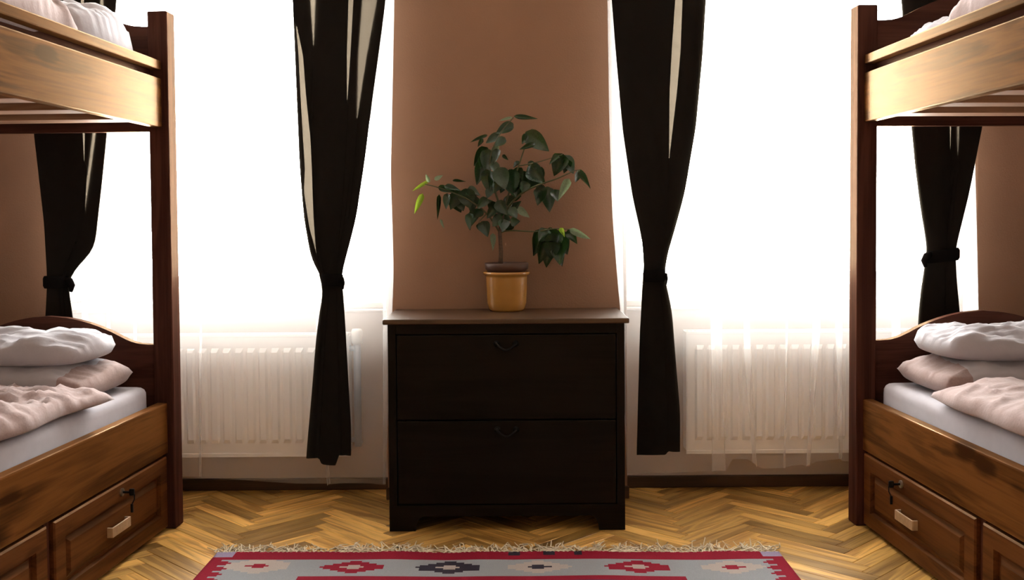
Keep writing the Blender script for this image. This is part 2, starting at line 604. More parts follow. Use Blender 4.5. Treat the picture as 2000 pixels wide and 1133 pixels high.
# ------------------------------------------------------------------ kilim rug
RX0, RX1, RY1, RY0 = -0.937, 0.829, 3.185, 1.85
NX = 146
CW = (RX1 - RX0) / NX
NY = int((RY1 - RY0) / CW)
rug_cols = [plain('kilim_grey', srgb(132, 133, 136), 0.95, nscale=300, var=0.08, bump=0.5, bscale=420, spec=0.1),
            plain('kilim_red', srgb(124, 20, 38), 0.95, nscale=300, var=0.12, bump=0.5, bscale=420, spec=0.1),
            plain('kilim_black', srgb(44, 38, 48), 0.95, nscale=300, var=0.12, bump=0.5, bscale=420, spec=0.1),
            plain('kilim_cream', srgb(156, 143, 136), 0.95, nscale=300, var=0.08, bump=0.5, bscale=420, spec=0.1),
            plain('kilim_lilac', srgb(140, 128, 150), 0.95, nscale=300, var=0.1, bump=0.5, bscale=420, spec=0.1),
            plain('kilim_navy', srgb(62, 54, 84), 0.95, nscale=300, var=0.1, bump=0.5, bscale=420, spec=0.1)]
MOT = [(-0.777, 3.058, 3, 1, 5), (-0.484, 3.046, 1, 3, 6), (-0.199, 3.040, 2, 3, 6), (0.078, 3.043, 3, 2, 4), (0.37, 3.040, 1, 3, 6), (0.655, 3.044, 3, 1, 4)]


def rug_colour(i, j):
    x = RX0 + (i + 0.5) * CW
    y = RY1 - (j + 0.5) * CW
    e = min(i, NX - 1 - i)
    tooth = abs((j % 4) - 2)
    if j < 6:
        if e < 5 and j < 4:
            return 4
        if j < 3 and e > 8 and noise.noise((i * 0.16, 3.3, 0)) > 0.42:
            return 2
        return 1
    if e < 3 + tooth * 1.4:
        return 1
    for mx_, my_, c, ci, n in MOT:
        for k in range(0, 5):
            yy = my_ - k * 2 * 0.36
            dx, dy = abs(x - mx_) / CW, abs(y - yy) / CW
            # stepped diamond: the steps are two cells wide
            d = (math.floor(dx + 0.5) // 2) + math.floor(dy + 0.5)
            if dy < 6.5 and dx < 8:
                if d <= 1 and dx < 3:
                    return ci
                if d <= n - 1 + (1 if c == 3 else 0) and c == 3 and d >= 1:
                    return 3
                if c != 3 and (d <= 4 or (dy < 1.6 and dx < 7.5)):
                    return c
    inx = min(i - (x - i * 0) * 0, 1)
    if -0.637 < x < 0.508 and y < 2.964:
        e2 = min(x + 0.637, 0.508 - x, 2.964 - y)
        if e2 < 0.03:
            return 1
        if y > 2.30:
            if abs(((x + 3) % 0.28) - 0.14) + abs(((y + 3) % 0.28) - 0.14) < 0.075:
                return 1
            return 5
        return 0
    return 0


vs, fs, mi = [], [], []


def rug_z(x, y):
    d = RY1 - y
    return 0.009 + 0.004 * max(0, noise.noise((x * 3.5, y * 3.5, 1.0))) + 0.004 * math.exp(-d * 14) * (noise.noise((x * 7, 0, 5)) + 0.4)


def rug_pt(i, j, dz=0.0):
    x = RX0 + i * CW
    y = RY1 - j * CW
    y += 0.012 * noise.noise((x * 2.2, 0.5, 0)) - 0.012 * (x / 0.9)
    x += 0.006 * noise.noise((0.3, y * 3, 4))
    return (x, y, rug_z(x, y) + dz)


for j in range(NY + 1):
    for i in range(NX + 1):
        vs.append(rug_pt(i, j))
idx = lambda i, j: j * (NX + 1) + i
for j in range(NY):
    for i in range(NX):
        fs.append((idx(i, j + 1), idx(i + 1, j + 1), idx(i + 1, j), idx(i, j)))
        mi.append(rug_colour(i, j))
rim = [(i, 0) for i in range(NX)] + [(NX, j) for j in range(NY)] + [(i, NY) for i in range(NX, 0, -1)] + [(0, j) for j in range(NY, 0, -1)]
b0 = len(vs)
for (i, j) in rim:
    x, y, z = rug_pt(i, j)
    vs.append((x, y, 0.001))
for k in range(len(rim)):
    a, b = rim[k], rim[(k + 1) % len(rim)]
    fs.append((idx(*a), idx(*b), b0 + (k + 1) % len(rim), b0 + k))
    mi.append(1)
rug = obj('rug', vs, fs, rug_cols, mi=mi, smooth=True)
tag(rug, 'grey kilim rug with red border and stepped diamond motifs on the parquet', 'rug')
bm = bmesh.new()
rng = random.Random(3)
for k in range(120):
    i = (k + rng.uniform(-.4, .4)) / 119 * NX
    x, y, z = rug_pt(i, 0)
    ang = noise.noise((k * 0.21, 9.1, 0)) * 2.4
    ln = rng.uniform(0.05, 0.11)
    for q in range(4):
        a2 = ang + rng.uniform(-.5, .5)
        p = Vector((x + rng.uniform(-.003, .003), y - 0.004, z - 0.001))
        pts = [p.copy()]
        for s in range(5):
            a2 = max(-1.35, min(1.35, a2 + rng.uniform(-.8, .8)))
            p = p + Vector((math.sin(a2), math.cos(a2), 0)) * ln / 5
            p.z = 0.003 + 0.022 * abs(noise.noise((p.x * 25, p.y * 25, q))) * (0.4 + s / 4)
            pts.append(p.copy())
        tube(bm, pts, [0.0026, 0.0026, 0.0024, 0.0022, 0.002, 0.0014], 4)
fr = from_bm('fringe', bm, plain('cream_fringe_yarn', srgb(206, 192, 168), 0.95, nscale=200), rug, smooth=True)
fr['kind'] = 'stuff'
fr['label'] = 'tangled cream fringe'

# ------------------------------------------------------------------ radiators behind the sheers
def radiator(x0, x1, label, valve_side):
    y0, y1 = 3.872, 3.955
    z0, z1 = 0.165, 0.612
    r = empty('radiator', ((x0 + x1) / 2, (y0 + y1) / 2, z0))
    tag(r, label, 'radiator', 'radiators under the windows')
    hw, hd, h = (x1 - x0) / 2, (y1 - y0) / 2, z1 - z0
    # front panel with pressed vertical channels
    n = int(round((x1 - x0 - 0.06) / 0.0455))
    xs = [-hw, -hw + 0.03]
    prof = {-hw: 0, -hw + 0.03: 0}
    pts = [(-hw, 0.0), (-hw + 0.028, 0.0)]
    p = (2 * hw - 0.056) / n
    for k in range(n):
        s = -hw + 0.028 + k * p
        pts += [(s + p * 0.12, 0.0), (s + p * 0.28, 1.0), (s + p * 0.72, 1.0), (s + p * 0.88, 0.0)]
    pts += [(hw - 0.028, 0.0), (hw, 0.0)]
    rows = [(0.0, 0.0), (0.040, 0.0), (0.056, 1.0), (h - 0.058, 1.0), (h - 0.042, 0.0), (h, 0.0)]
    v, f = [], []
    for (z, kz) in rows:
        for (x, kx) in pts:
            v.append((x, -hd + 0.010 - 0.010 * kx * kz, z))
    m = len(pts)
    for a in range(len(rows) - 1):
        for b in range(m - 1):
            f.append((a * m + b, a * m + b + 1, (a + 1) * m + b + 1, (a + 1) * m + b))
    obj('front_panel', v, f, M['radiator'], r)
    box('back_panel', (-hw + 0.005, hd - 0.012, 0.004), (hw - 0.005, hd, h - 0.004), M['radiator'], r, bev=0.003)
    bm = bmesh.new()
    bm.free()
    for q in (-1, 1):
        box('side_cover', (q * hw, -hd + 0.010, 0.0), (q * (hw - 0.006), hd, h), M['radiator'], r, 0.002)
    bm = bmesh.new()
    add_box(bm, (-hw, -hd + 0.009, h - 0.002), (hw, -hd + 0.018, h + 0.010), 0.002)
    add_box(bm, (-hw, hd - 0.010, h - 0.002), (hw, hd, h + 0.010), 0.002)
    k = -hw
    while k < hw:
        add_box(bm, (k, -hd + 0.018, h), (k + 0.006, hd - 0.010, h + 0.007), 0)
        k += 0.016
    from_bm('top_grille', bm, M['radiator'], r)
    bm = bmesh.new()
    add_box(bm, (-hw, -hd + 0.008, -0.012), (hw, -hd + 0.014, 0.002), 0.001)
    from_bm('bottom_lip', bm, M['radiator'], r)
    s = valve_side
    bm = bmesh.new()
    tube(bm, [(s * (hw + 0.028), 0, 0.02), (s * (hw + 0.028), 0, h - 0.02)], 0.014, 16)
    tube(bm, [(s * (hw - 0.01), 0, h - 0.05), (s * (hw + 0.028), 0, h - 0.05)], 0.010, 12)
    tube(bm, [(s * (hw - 0.01), 0, 0.045), (s * (hw + 0.028), 0, 0.045)], 0.010, 12)
    tube(bm, [(s * (hw + 0.028), 0, 0.03), (s * (hw + 0.028), 0.02, 0.022), (s * (hw + 0.028), NICHE_Y - (y0 + y1) / 2 - 0.001, 0.022)], 0.009, 12)
    from_bm('supply_pipe', bm, M['pipe'], r, smooth=True)
    bm = bmesh.new()
    lathe(bm, [(0.014, -0.03), (0.021, -0.02), (0.022, 0.02), (0.018, 0.03), (0.002, 0.032)], (s * (hw + 0.028), 0, h - 0.005), 20)
    from_bm('thermostat_knob', bm, M['gloss_white'], r, smooth=True)
    # wall brackets
    for q in (-0.6, 0.6):
        box('bracket', (q * hw - 0.015, hd - 0.002, 0.08), (q * hw + 0.015, NICHE_Y - (y0 + y1) / 2 - 0.0005, h - 0.08), M['radiator'], r, bev=0.001)
    return r


radiator(-1.60, -0.625, 'white panel radiator under the left window, thermostat knob at its right end', 1)
radiator(0.66, 1.62, 'white panel radiator under the right window behind the pleated sheer', 1)


# ------------------------------------------------------------------ pleated curtains
def interp(tab, y):
    return float(np.interp(y, [t[0] for t in tab], [t[1] for t in tab]))


def chaikin(P, n=2):
    for _ in range(n):
        Q = [P[0]]
        for a, b in zip(P, P[1:]):
            Q.append((0.75 * a[0] + 0.25 * b[0], 0.75 * a[1] + 0.25 * b[1]))
            Q.append((0.25 * a[0] + 0.75 * b[0], 0.25 * a[1] + 0.75 * b[1]))
        Q.append(P[-1])
        P = Q
    return P


def drape(name, Y, left, right, gaps, rows, hem, layer, mat, wave=0.0, seed=0.0, overlap=5.0, minor=6):
    """One cloth hanging in folds.  Between the gaps it lies folded three-fold (a Z fold);
    in a gap it is a single layer.  left/right/gaps give the edges by picture row at depth Y."""
    V, F = [], []
    m = None
    for r, py in enumerate(rows):
        L, Rr = interp(left, py), interp(right, py)
        regs = []
        p = L
        for g in gaps:
            # g: list of (row, a, b); outside the listed rows the gap is closed
            ys = [q[0] for q in g]
            a = float(np.interp(py, ys, [q[1] for q in g]))
            b = float(np.interp(py, ys, [q[2] for q in g]))
            if py > ys[-1] or py < ys[0]:
                e = ys[-1] if py > ys[-1] else ys[0]
                fr_ = ((g[-1] if py > ys[-1] else g[0])[1] - interp(left, e)) / (interp(right, e) - interp(left, e))
                a = b = L + fr_ * (Rr - L)
            if b - a < 0.5:
                a, b = a + overlap, b - overlap
            regs.append((p, a))
            p = b
        regs.append((p, Rr))
        pts = []
        for k, (p, q) in enumerate(regs):
            ys = [0.0, layer, 2 * layer]
            if k % 2:
                ys.reverse()
            span = [(p + (q - p) * t) for t in [s / minor for s in range(minor + 1)]]
            w = lambda x, ph: wave * math.sin(x * 0.11 + ph + seed) * (0.6 + 0.4 * noise.noise((x * 0.03, py * 0.004, seed)))
            pts += [(x, ys[0] + w(x, 0)) for x in span]
            pts += [(x, ys[1] + w(x, 0.1)) for x in reversed(span)]
            pts += [(x, ys[2] + w(x, 0.2)) for x in span]
        pts = chaikin(pts, 1)
        m = len(pts)
        last = r == len(rows) - 1
        for k, (x, dy) in enumerate(pts):
            yy = py
            f = r / (len(rows) - 1)
            if hem:
                hv = interp(hem, x) + 5 * noise.noise((k * 0.07, seed, 2.0))
                # rows are squeezed so that the last one lands on the hem
                y0 = rows[0]
                yy = y0 + (py - y0) * (hv - y0) / (rows[-1] - y0)
            v = at(x, yy, Y)
            V.append((v.x, Y + dy, v.z))
    for r in range(len(rows) - 1):
        for k in range(m - 1):
            F.append((r * m + k, r * m + k + 1, (r + 1) * m + k + 1, (r + 1) * m + k))
    return obj(name, V, F, mat, smooth=True)


def smooth_tab(tab, rows):
    ys = np.array(rows, float)
    v = np.interp(ys, [t[0] for t in tab], [t[1] for t in tab])
    k = np.array([1, 2, 3, 2, 1], float)
    k /= k.sum()
    vp = np.concatenate([[v[0]] * 2, v, [v[-1]] * 2])
    vs_ = np.convolve(vp, k, 'valid')
    return list(zip(rows, vs_))


def tieback(cx, cy, hw, Y, parent, knot=None, tilt=0.0, kr=1.0):
    """cloth band wrapped round the gathered curtain, knotted at one side"""
    c = at(cx, cy, Y + 0.006)
    w = at(cx + hw, cy, Y + 0.006).x - c.x
    bm = bmesh.new()
    seg, hgt = 28, 0.022
    rings = []
    for z in (-hgt, -hgt * 0.6, hgt * 0.6, hgt):
        k2 = 1.0 if abs(z) > hgt * 0.8 else 1.10
        rings.append([bm.verts.new((c.x + w * k2 * math.cos(2 * PI * k / seg), c.y + 0.028 * k2 * math.sin(2 * PI * k / seg),
                                    c.z + z + tilt * math.cos(2 * PI * k / seg))) for k in range(seg)])
    for a, b in zip(rings, rings[1:]):
        for k in range(seg):
            bm.faces.new((a[k], a[(k + 1) % seg], b[(k + 1) % seg], b[k]))
    if knot:
        s = knot
        kx = c.x + s * w
        tube(bm, [(kx - s * 0.01, c.y - 0.01, c.z + 0.012 + tilt * s), (kx + s * 0.008 * kr, c.y - 0.016, c.z + 0.004 + tilt * s),
                  (kx + s * 0.016 * kr, c.y - 0.014, c.z - 0.012 + tilt * s), (kx + s * 0.010 * kr, c.y - 0.01, c.z - 0.034 + tilt * s)], [0.010 * kr, 0.014 * kr, 0.012 * kr, 0.006 * kr], 8)
    o = from_bm('tieback', bm, M['tie'], parent, smooth=True)
    return o


CY = 3.672
ROWS = list(range(-706, 894, 12))
TOP = -706
# curtain by the left wall
l_ = smooth_tab([(TOP, 20), (0, 46), (263, 65), (357, 77), (434, 87), (543, 93), (613, 90), (894, 60)], ROWS)
r_ = smooth_tab([(TOP, 262), (0, 226), (259, 209), (357, 199), (481, 184), (500, 172), (520, 151), (549, 131), (619, 142), (894, 175)], ROWS)
ca = drape('curtain', CY, l_, r_, [[(TOP, 150, 160), (260, 161, 165), (325, 164, 164)], [(TOP, 205, 216), (100, 196, 201), (260, 181, 187), (420, 160, 164), (480, 147, 147)]],
           ROWS, None, 0.0028, M['drape'], 0.007, 1.0)
tag(ca, 'dark charcoal curtain tied back beside the left wall, seen through the left bunk', 'curtain', 'dark tied-back curtains')
tieback(111, 551, 24, CY, ca, 1)
# curtain right of the left window
l_ = smooth_tab([(TOP, 545), (0, 571), (185, 579), (318, 585), (424, 594), (500, 607), (514, 612), (528, 622), (542, 631), (579, 627), (656, 617), (773, 608), (893, 598)], ROWS)
r_ = smooth_tab([(TOP, 800), (0, 753), (53, 746), (185, 728), (318, 712), (424, 696), (519, 671), (540, 666), (577, 670), (637, 674), (734, 679), (835, 685), (893, 685)], ROWS)
cb = drape('curtain', CY, l_, r_,
           [[(50, 578, 580), (106, 583, 592), (185, 587, 598), (265, 592, 606), (328, 596, 609), (371, 594, 611), (440, 604, 622), (505, 621, 621)],
            [(TOP, 600, 616), (0, 606, 615), (95, 612, 612)],
            [(TOP, 684, 700), (0, 680, 690), (106, 677, 684), (212, 677, 677)],
            [(TOP, 720, 760), (0, 707, 735), (106, 699, 716), (241, 696, 696)]],
           ROWS, [(560, 894), (622, 895), (628, 907), (656, 907), (662, 889), (720, 889)], 0.0028, M['drape'], 0.007, 2.0)
tag(cb, 'dark charcoal curtain with pale light streaks tied back left of the dresser', 'curtain', 'dark tied-back curtains')
tieback(649, 546, 19, CY, cb, 1, 0, 0.45)
# curtain left of the right window
l_ = smooth_tab([(TOP, 1150), (0, 1195), (106, 1203), (254, 1216), (381, 1235), (466, 1254), (524, 1258), (556, 1255), (656, 1250), (773, 1247), (893, 1244)], ROWS)
r_ = smooth_tab([(TOP, 1420), (0, 1379), (106, 1373), (254, 1360), (381, 1338), (466, 1315), (522, 1299), (546, 1299), (618, 1313), (715, 1320), (812, 1328), (893, 1328)], ROWS)
cc_ = drape('curtain', CY, l_, r_, [[(TOP, 1330, 1352), (0, 1319, 1333), (106, 1312, 1329), (185, 1308, 1322), (320, 1307, 1307)]],
            ROWS, [(1200, 890), (1300, 889), (1306, 881), (1360, 881)], 0.0028, M['drape'], 0.007, 3.0)
tag(cc_, 'dark charcoal curtain with one narrow light streak tied back right of the dresser', 'curtain', 'dark tied-back curtains')
tieback(1278, 538, 20, CY, cc_, 1, 0, 0.35)
# curtain by the right wall
l_ = smooth_tab([(TOP, 1720), (0, 1761), (247, 1780), (327, 1788), (403, 1799), (463, 1809), (488, 1813), (512, 1809), (581, 1799), (628, 1795), (894, 1780)], ROWS)
r_ = smooth_tab([(TOP, 2010), (0, 1960), (247, 1920), (327, 1903), (403, 1886), (471, 1871), (488, 1867), (539, 1869), (609, 1875), (894, 1895)], ROWS)
cd = drape('curtain', CY, l_, r_, [[(TOP, 1850, 1856), (247, 1856, 1859), (300, 1857, 1857)], [(TOP, 1872, 1878), (247, 1870, 1873), (315, 1871, 1871)]],
           ROWS, None, 0.0028, M['drape'], 0.007, 4.0)
tag(cd, 'dark charcoal curtain knotted at its waist beside the right wall, seen through the right bunk', 'curtain', 'dark tied-back curtains')
tieback(1841, 499, 30, CY, cd, -1, 0.006)

# white voile sheers between the dark curtains and the windows
SY = 3.735
ROWS2 = list(range(-716, 950, 14))
sheer1 = drape('sheer_curtain', SY, [(-716, 95), (950, 100)], smooth_tab([(-716, 775), (0, 770), (200, 766), (330, 763), (420, 766), (520, 769), (940, 752)], ROWS2),
               [[(-716, 140, 158), (950, 138, 160)], [(-716, 172, 205), (950, 170, 208)], [(-716, 214, 255), (950, 215, 262)],
                [(-716, 262, 395), (950, 268, 388)], [(-716, 398, 528), (950, 393, 640)], [(-716, 532, 746), (950, 645, 748)]],
               ROWS2, [(0, 925), (350, 930), (420, 936), (520, 946), (620, 948), (700, 942), (760, 950)], 0.003, M['sheer'], 0.004, 0.7, overlap=1.0)
tag(sheer1, 'thin white sheer curtain across the left window with an even hem', 'sheer curtain', 'white sheer curtains')
ROWS3 = list(range(-716, 912, 14))
sheer2 = drape('sheer_curtain', SY, smooth_tab([(-716, 1170), (0, 1187), (200, 1190), (400, 1196), (540, 1207), (600, 1213), (940, 1226)], ROWS3),
               smooth_tab([(-716, 1890), (330, 1904), (600, 1911), (940, 1916)], ROWS3),
               [[(-716, 1200, 1384), (0, 1206, 1383), (940, 1226, 1391)], [(-716, 1412, 1455), (700, 1411, 1453), (940, 1419, 1474)],
                [(-716, 1462, 1536), (640, 1464, 1535), (940, 1480, 1530)], [(-716, 1540, 1592), (640, 1540, 1588), (940, 1534, 1574)],
                [(-716, 1604, 1634), (650, 1603, 1632), (940, 1580, 1640)], [(-716, 1648, 1745), (940, 1646, 1742)], [(-716, 1755, 1872), (940, 1760, 1884)]],
               ROWS3, [(1180, 934), (1230, 925), (1300, 927), (1330, 926), (1385, 918), (1390, 921), (1419, 921), (1424, 900), (1450, 893), (1474, 906), (1485, 917),
                      (1530, 915), (1560, 906), (1576, 911), (1600, 900), (1640, 897), (1700, 900), (1920, 905)], 0.003, M['sheer'], 0.004, 1.9, overlap=1.0)
tag(sheer2, 'thin white sheer curtain in loose pleats across the right window, wavy hem', 'sheer curtain', 'white sheer curtains')


# ------------------------------------------------------------------ dresser
DX0, DX1, DY0, DY1, DZ = -0.421, 0.377, 3.434, 3.815, 0.721
d = empty('dresser', ((DX0 + DX1) / 2, (DY0 + DY1) / 2, 0))
tag(d, 'dark brown wooden two-drawer dresser standing against the pier between the windows', 'dresser')
hw, hd = (DX1 - DX0) / 2, (DY1 - DY0) / 2
TT = 0.018
bm = bmesh.new()
add_box(bm, (-hw - 0.015, -hd - 0.014, DZ - TT), (hw + 0.015, hd, DZ), 0.005, 3)
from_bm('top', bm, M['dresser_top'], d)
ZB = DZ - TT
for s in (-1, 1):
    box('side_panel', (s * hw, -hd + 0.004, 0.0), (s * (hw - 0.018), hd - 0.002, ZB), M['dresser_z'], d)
box('back_panel', (-hw + 0.018, hd - 0.012, 0.002), (hw - 0.018, hd - 0.004, ZB), M['dresser'], d, bev=0)  # carried down to the floor so the space under the dresser reads dark
SW = 0.027
for s in (-1, 1):
    box('stile', (s * hw, -hd, 0.088), (s * (hw - SW), -hd + 0.02, ZB), M['dresser_z'], d, bev=0.002)
box('top_rail', (-hw + SW, -hd, 0.669), (hw - SW, -hd + 0.02, ZB), M['dresser'], d, bev=0.002)
# scalloped base with two bracket feet
bm = bmesh.new()
ft, cut = 0.10, 0.05
pts = [(-hw, 0), (-hw + ft - 0.012, 0)]
pts += [(-hw + ft - 0.012 + 0.03 * (1 - math.cos(t * PI / 2)), cut * math.sin(t * PI / 2)) for t in (0.2, 0.4, 0.6, 0.8, 1.0)]
pts += [(-x, z) for x, z in reversed(pts)]
pts += [(hw, 0.088), (-hw, 0.088)]
extrude_profile(bm, pts, -hd, -hd + 0.02, lambda a, b, t: (a, t, b))
from_bm('base', bm, M['dresser'], d)
box('bottom_panel', (-hw + 0.018, -hd + 0.02, 0.072), (hw - 0.018, hd - 0.012, 0.084), M['dresser'], d, bev=0)
for z0, z1 in ((0.379, 0.666), (0.091, 0.375)):
    bm = bmesh.new()
    add_box(bm, (-hw + SW + 0.003, -hd - 0.001, z0), (hw - SW - 0.003, -hd + 0.02, z1), 0.004, 2)
    add_box(bm, (-hw + SW + 0.012, -hd + 0.02, z0 + 0.01), (hw - SW - 0.012, hd - 0.03, z1 - 0.04), 0)
    dr = from_bm('drawer', bm, M['dresser'], d)
    bm = bmesh.new()
    zc = z1 - 0.030
    pts = [(-0.032 + 0.064 * t, -hd - 0.016 - 0.004 * math.sin(t * PI), zc - 0.020 * math.sin(t * PI)) for t in [k / 12 for k in range(13)]]
    tube(bm, [(-0.032, -hd, zc + 0.002)] + pts + [(0.032, -hd, zc + 0.002)], 0.0042, 8)
    for s in (-1, 1):
        lathe_c = (s * 0.032, -hd - 0.001, zc)
        tube(bm, [(s * 0.032, -hd + 0.001, zc), (s * 0.032, -hd - 0.004, zc)], 0.011, 14)
    from_bm('handle', bm, M['iron'], dr, smooth=True)

# ------------------------------------------------------------------ potted plant
PX, PY = at(990, 606, 3.72).x, 3.727
plant = empty('potted_plant', (PX, PY, DZ))
tag(plant, 'dark green leafy houseplant in a yellow pot on the dresser', 'plant')
bm = bmesh.new()
R0, R1, HP = 0.066, 0.079, 0.142
lathe(bm, [(0.05, 0.0), (R0 - 0.006, 0.0005), (R0, 0.008), (R0 + 0.006, 0.03), (R1 - 0.003, HP - 0.02), (R1 - 0.001, HP - 0.012), (R1 + 0.006, HP - 0.009),
           (R1 + 0.007, HP - 0.001), (R1 + 0.004, HP + 0.001), (R1 - 0.001, HP), (R1 - 0.005, HP - 0.02), (R0 - 0.006, 0.02), (0.01, 0.012)], (0, 0, 0), 56)
from_bm('outer_pot', bm, M['pot'], plant, smooth=True)
bm = bmesh.new()
lathe(bm, [(0.05, 0.016), (R1 - 0.012, HP - 0.01), (R1 - 0.007, HP + 0.006), (R1 - 0.001, HP + 0.010), (R1 + 0.001, HP + 0.030), (R1 - 0.002, HP + 0.033),
           (R1 - 0.006, HP + 0.030), (R1 - 0.009, HP + 0.006)], (0, 0, 0), 48)
from_bm('inner_pot', bm, M['inner_pot'], plant, smooth=True)
bm = bmesh.new()
lathe(bm, [(R1 - 0.007, HP + 0.012), (R1 - 0.02, HP + 0.016), (0.02, HP + 0.022), (0.003, HP + 0.023)], (0, 0, 0), 40)
from_bm('soil', bm, M['soil'], plant, smooth=True)


def pz(zx, zy, dy=0.0):
    """a spot of the plant read off the photograph, as a point near the stem's depth, relative to the pot"""
    p = at(780 + zx / 2.576, 200 + zy / 2.576, PY + dy)
    return Vector((p.x - PX, dy, p.z - DZ))


rng = random.Random(11)
# trunk and branches
T0 = Vector((pz(508, 790).x, 0.0, HP + 0.018))
K1 = pz(506, 655)
K2 = pz(520, 560, -0.01)
bm = bmesh.new()
tube(bm, [T0, T0.lerp(K1, 0.4) + Vector((0.003, 0, 0)), K1, K2], [0.0085, 0.0075, 0.007, 0.006], 10)
from_bm('trunk', bm, M['bark'], plant, smooth=True)
BR = [([K1, pz(440, 560, -0.02), pz(330, 480, -0.04), pz(200, 430, -0.06), pz(130, 412, -0.07)], 0.004),
      ([K2, pz(480, 440, -0.02), pz(455, 300, -0.03), pz(500, 170, -0.03), pz(575, 75, -0.02)], 0.0045),
      ([K2, pz(560, 430, -0.03), pz(600, 320, -0.04), pz(640, 200, -0.03), pz(655, 165, -0.02)], 0.004),
      ([K2, pz(600, 470, -0.04), pz(690, 420, -0.05), pz(790, 385, -0.05), pz(880, 345, -0.04), pz(905, 345, -0.04)], 0.004),
      ([pz(600, 320, -0.04), pz(700, 300, -0.04), pz(820, 262, -0.03)], 0.0025),
      ([K1, pz(560, 645, -0.02), pz(680, 650, -0.05), pz(780, 636, -0.07), pz(860, 640, -0.06)], 0.0035),
      ([pz(440, 560, -0.02), pz(410, 590, -0.04), pz(400, 605, -0.05)], 0.0025)]
for pts, r in BR:
    P = [Vector(p) for p in pts]
    Q = []
    for a in range(len(P) - 1):
        p0, p1, p2, p3 = P[max(a - 1, 0)], P[a], P[a + 1], P[min(a + 2, len(P) - 1)]
        for s in range(5):
            t = s / 5
            Q.append(0.5 * ((2 * p1) + (p2 - p0) * t + (2 * p0 - 5 * p1 + 4 * p2 - p3) * t * t + (3 * p1 - p0 - 3 * p2 + p3) * t ** 3))
    Q.append(P[-1])
    bm = bmesh.new()
    tube(bm, Q, [r * (1 - 0.6 * k / (len(Q) - 1)) for k in range(len(Q))], 7)
    from_bm('branch', bm, M['twig'], plant, smooth=True)
BRP = [p for pts, r in BR for p in pts] + [K1, K2]


def leaf_mesh(name, mat, heart, fold, curl):
    """ovate pointed leaf, 1 long (+Y), folded along the midrib, with a short stalk"""
    n = 9
    v, f = [], []
    for k in range(n + 1):
        t = k / n
        w = 0.5 * (math.sin(PI * min(1, t ** heart)) ** 0.8) * (1 - 0.25 * t) if 0 < t < 1 else 0.012
        z = -curl * t * t
        for q in (-1, -0.5, 0, 0.5, 1):
            v.append((q * w, t - (0.05 * abs(q) * (1 - t) if t < 0.3 else 0), z - fold * w * (1 - abs(q)) + 0.015 * math.sin(9 * t + 2 * q)))
    for k in range(n):
        for q in range(4):
            a = k * 5 + q
            f.append((a, a + 1, a + 6, a + 5))
    o = obj(name, v, f, mat, smooth=True)
    me = o.data
    bpy.data.objects.remove(o)
    return me


LM = {}
for key in ('leaf', 'leaf_pale', 'leaf_young'):
    LM[key] = [leaf_mesh('leaf', M[key], 0.62, 0.5, 0.25), leaf_mesh('leaf', M[key], 0.55, 0.8, 0.45), leaf_mesh('leaf', M[key], 0.7, 0.35, 0.12)]
# base, tip, breadth of each leaf, read off the photograph; the letter: p pale, sheen painted in, y young
LEAVES = '''580 70 692 78 24|565 75 505 90 14 p|570 108 490 152 50|500 160 435 202 40|440 165 360 190 18|420 185 385 222 22|495 213 428 318 30 p|530 178 486 218 40
440 230 375 320 60|450 240 440 350 72|420 300 395 410 60|440 340 450 458 66|470 350 460 425 40|490 235 478 295 42|520 265 548 292 16|640 152 750 242 76|650 172 694 228 60
680 208 602 232 26|640 160 620 206 30|500 330 530 432 76|560 340 570 452 80|600 296 576 320 24|610 345 630 452 62|540 380 508 452 52|650 328 742 400 82|680 325 702 432 80
690 380 650 432 60|720 418 694 516 56|745 428 756 546 66|780 440 800 492 50|852 388 798 484 38 p|590 370 560 472 62|622 420 590 466 44|820 263 774 372 76|832 268 876 352 60
800 268 758 296 30|850 290 830 362 42|900 343 977 416 36|906 348 888 398 30|178 388 217 368 20 p|150 402 134 364 18 p|146 396 66 442 18 y|116 463 77 552 28 y|270 392 322 388 13
230 420 300 436 30|198 428 300 442 36|200 468 195 580 20|208 590 222 636 13 p|240 460 230 532 36|270 458 302 562 82|300 448 258 540 60|340 440 402 452 60|330 438 352 532 82
380 470 350 542 60|390 540 338 622 56|352 560 345 632 40|440 483 393 532 42|418 600 442 670 56|402 608 422 662 40|430 500 472 490 30|412 540 378 582 46|490 500 542 562 52
480 530 440 582 42|510 570 468 622 56|540 560 602 498 50|560 480 612 470 40|592 530 652 577 34 p|560 602 602 598 42|530 590 520 642 52|562 610 540 652 42|470 500 470 562 46
500 560 562 592 44|470 662 478 742 26 p|720 640 688 782 72|760 638 740 832 92|790 650 802 812 92|800 650 846 762 72|742 638 700 682 60|740 700 718 822 72|790 730 832 812 62
850 643 886 702 46|860 640 962 692 30 p|810 633 832 668 22 y|780 640 760 762 92|545 470 560 530 50|460 430 440 480 40|650 300 690 330 30|700 440 690 480 40|550 400 590 470 56|590 330 610 400 50|470 300 500 360 46|640 400 620 450 46|430 270 410 330 50|360 470 380 540 54|300 480 320 545 50|520 520 500 580 48|560 530 590 580 42|770 700 760 800 70|820 690 815 770 56|500 400 480 460 46'''
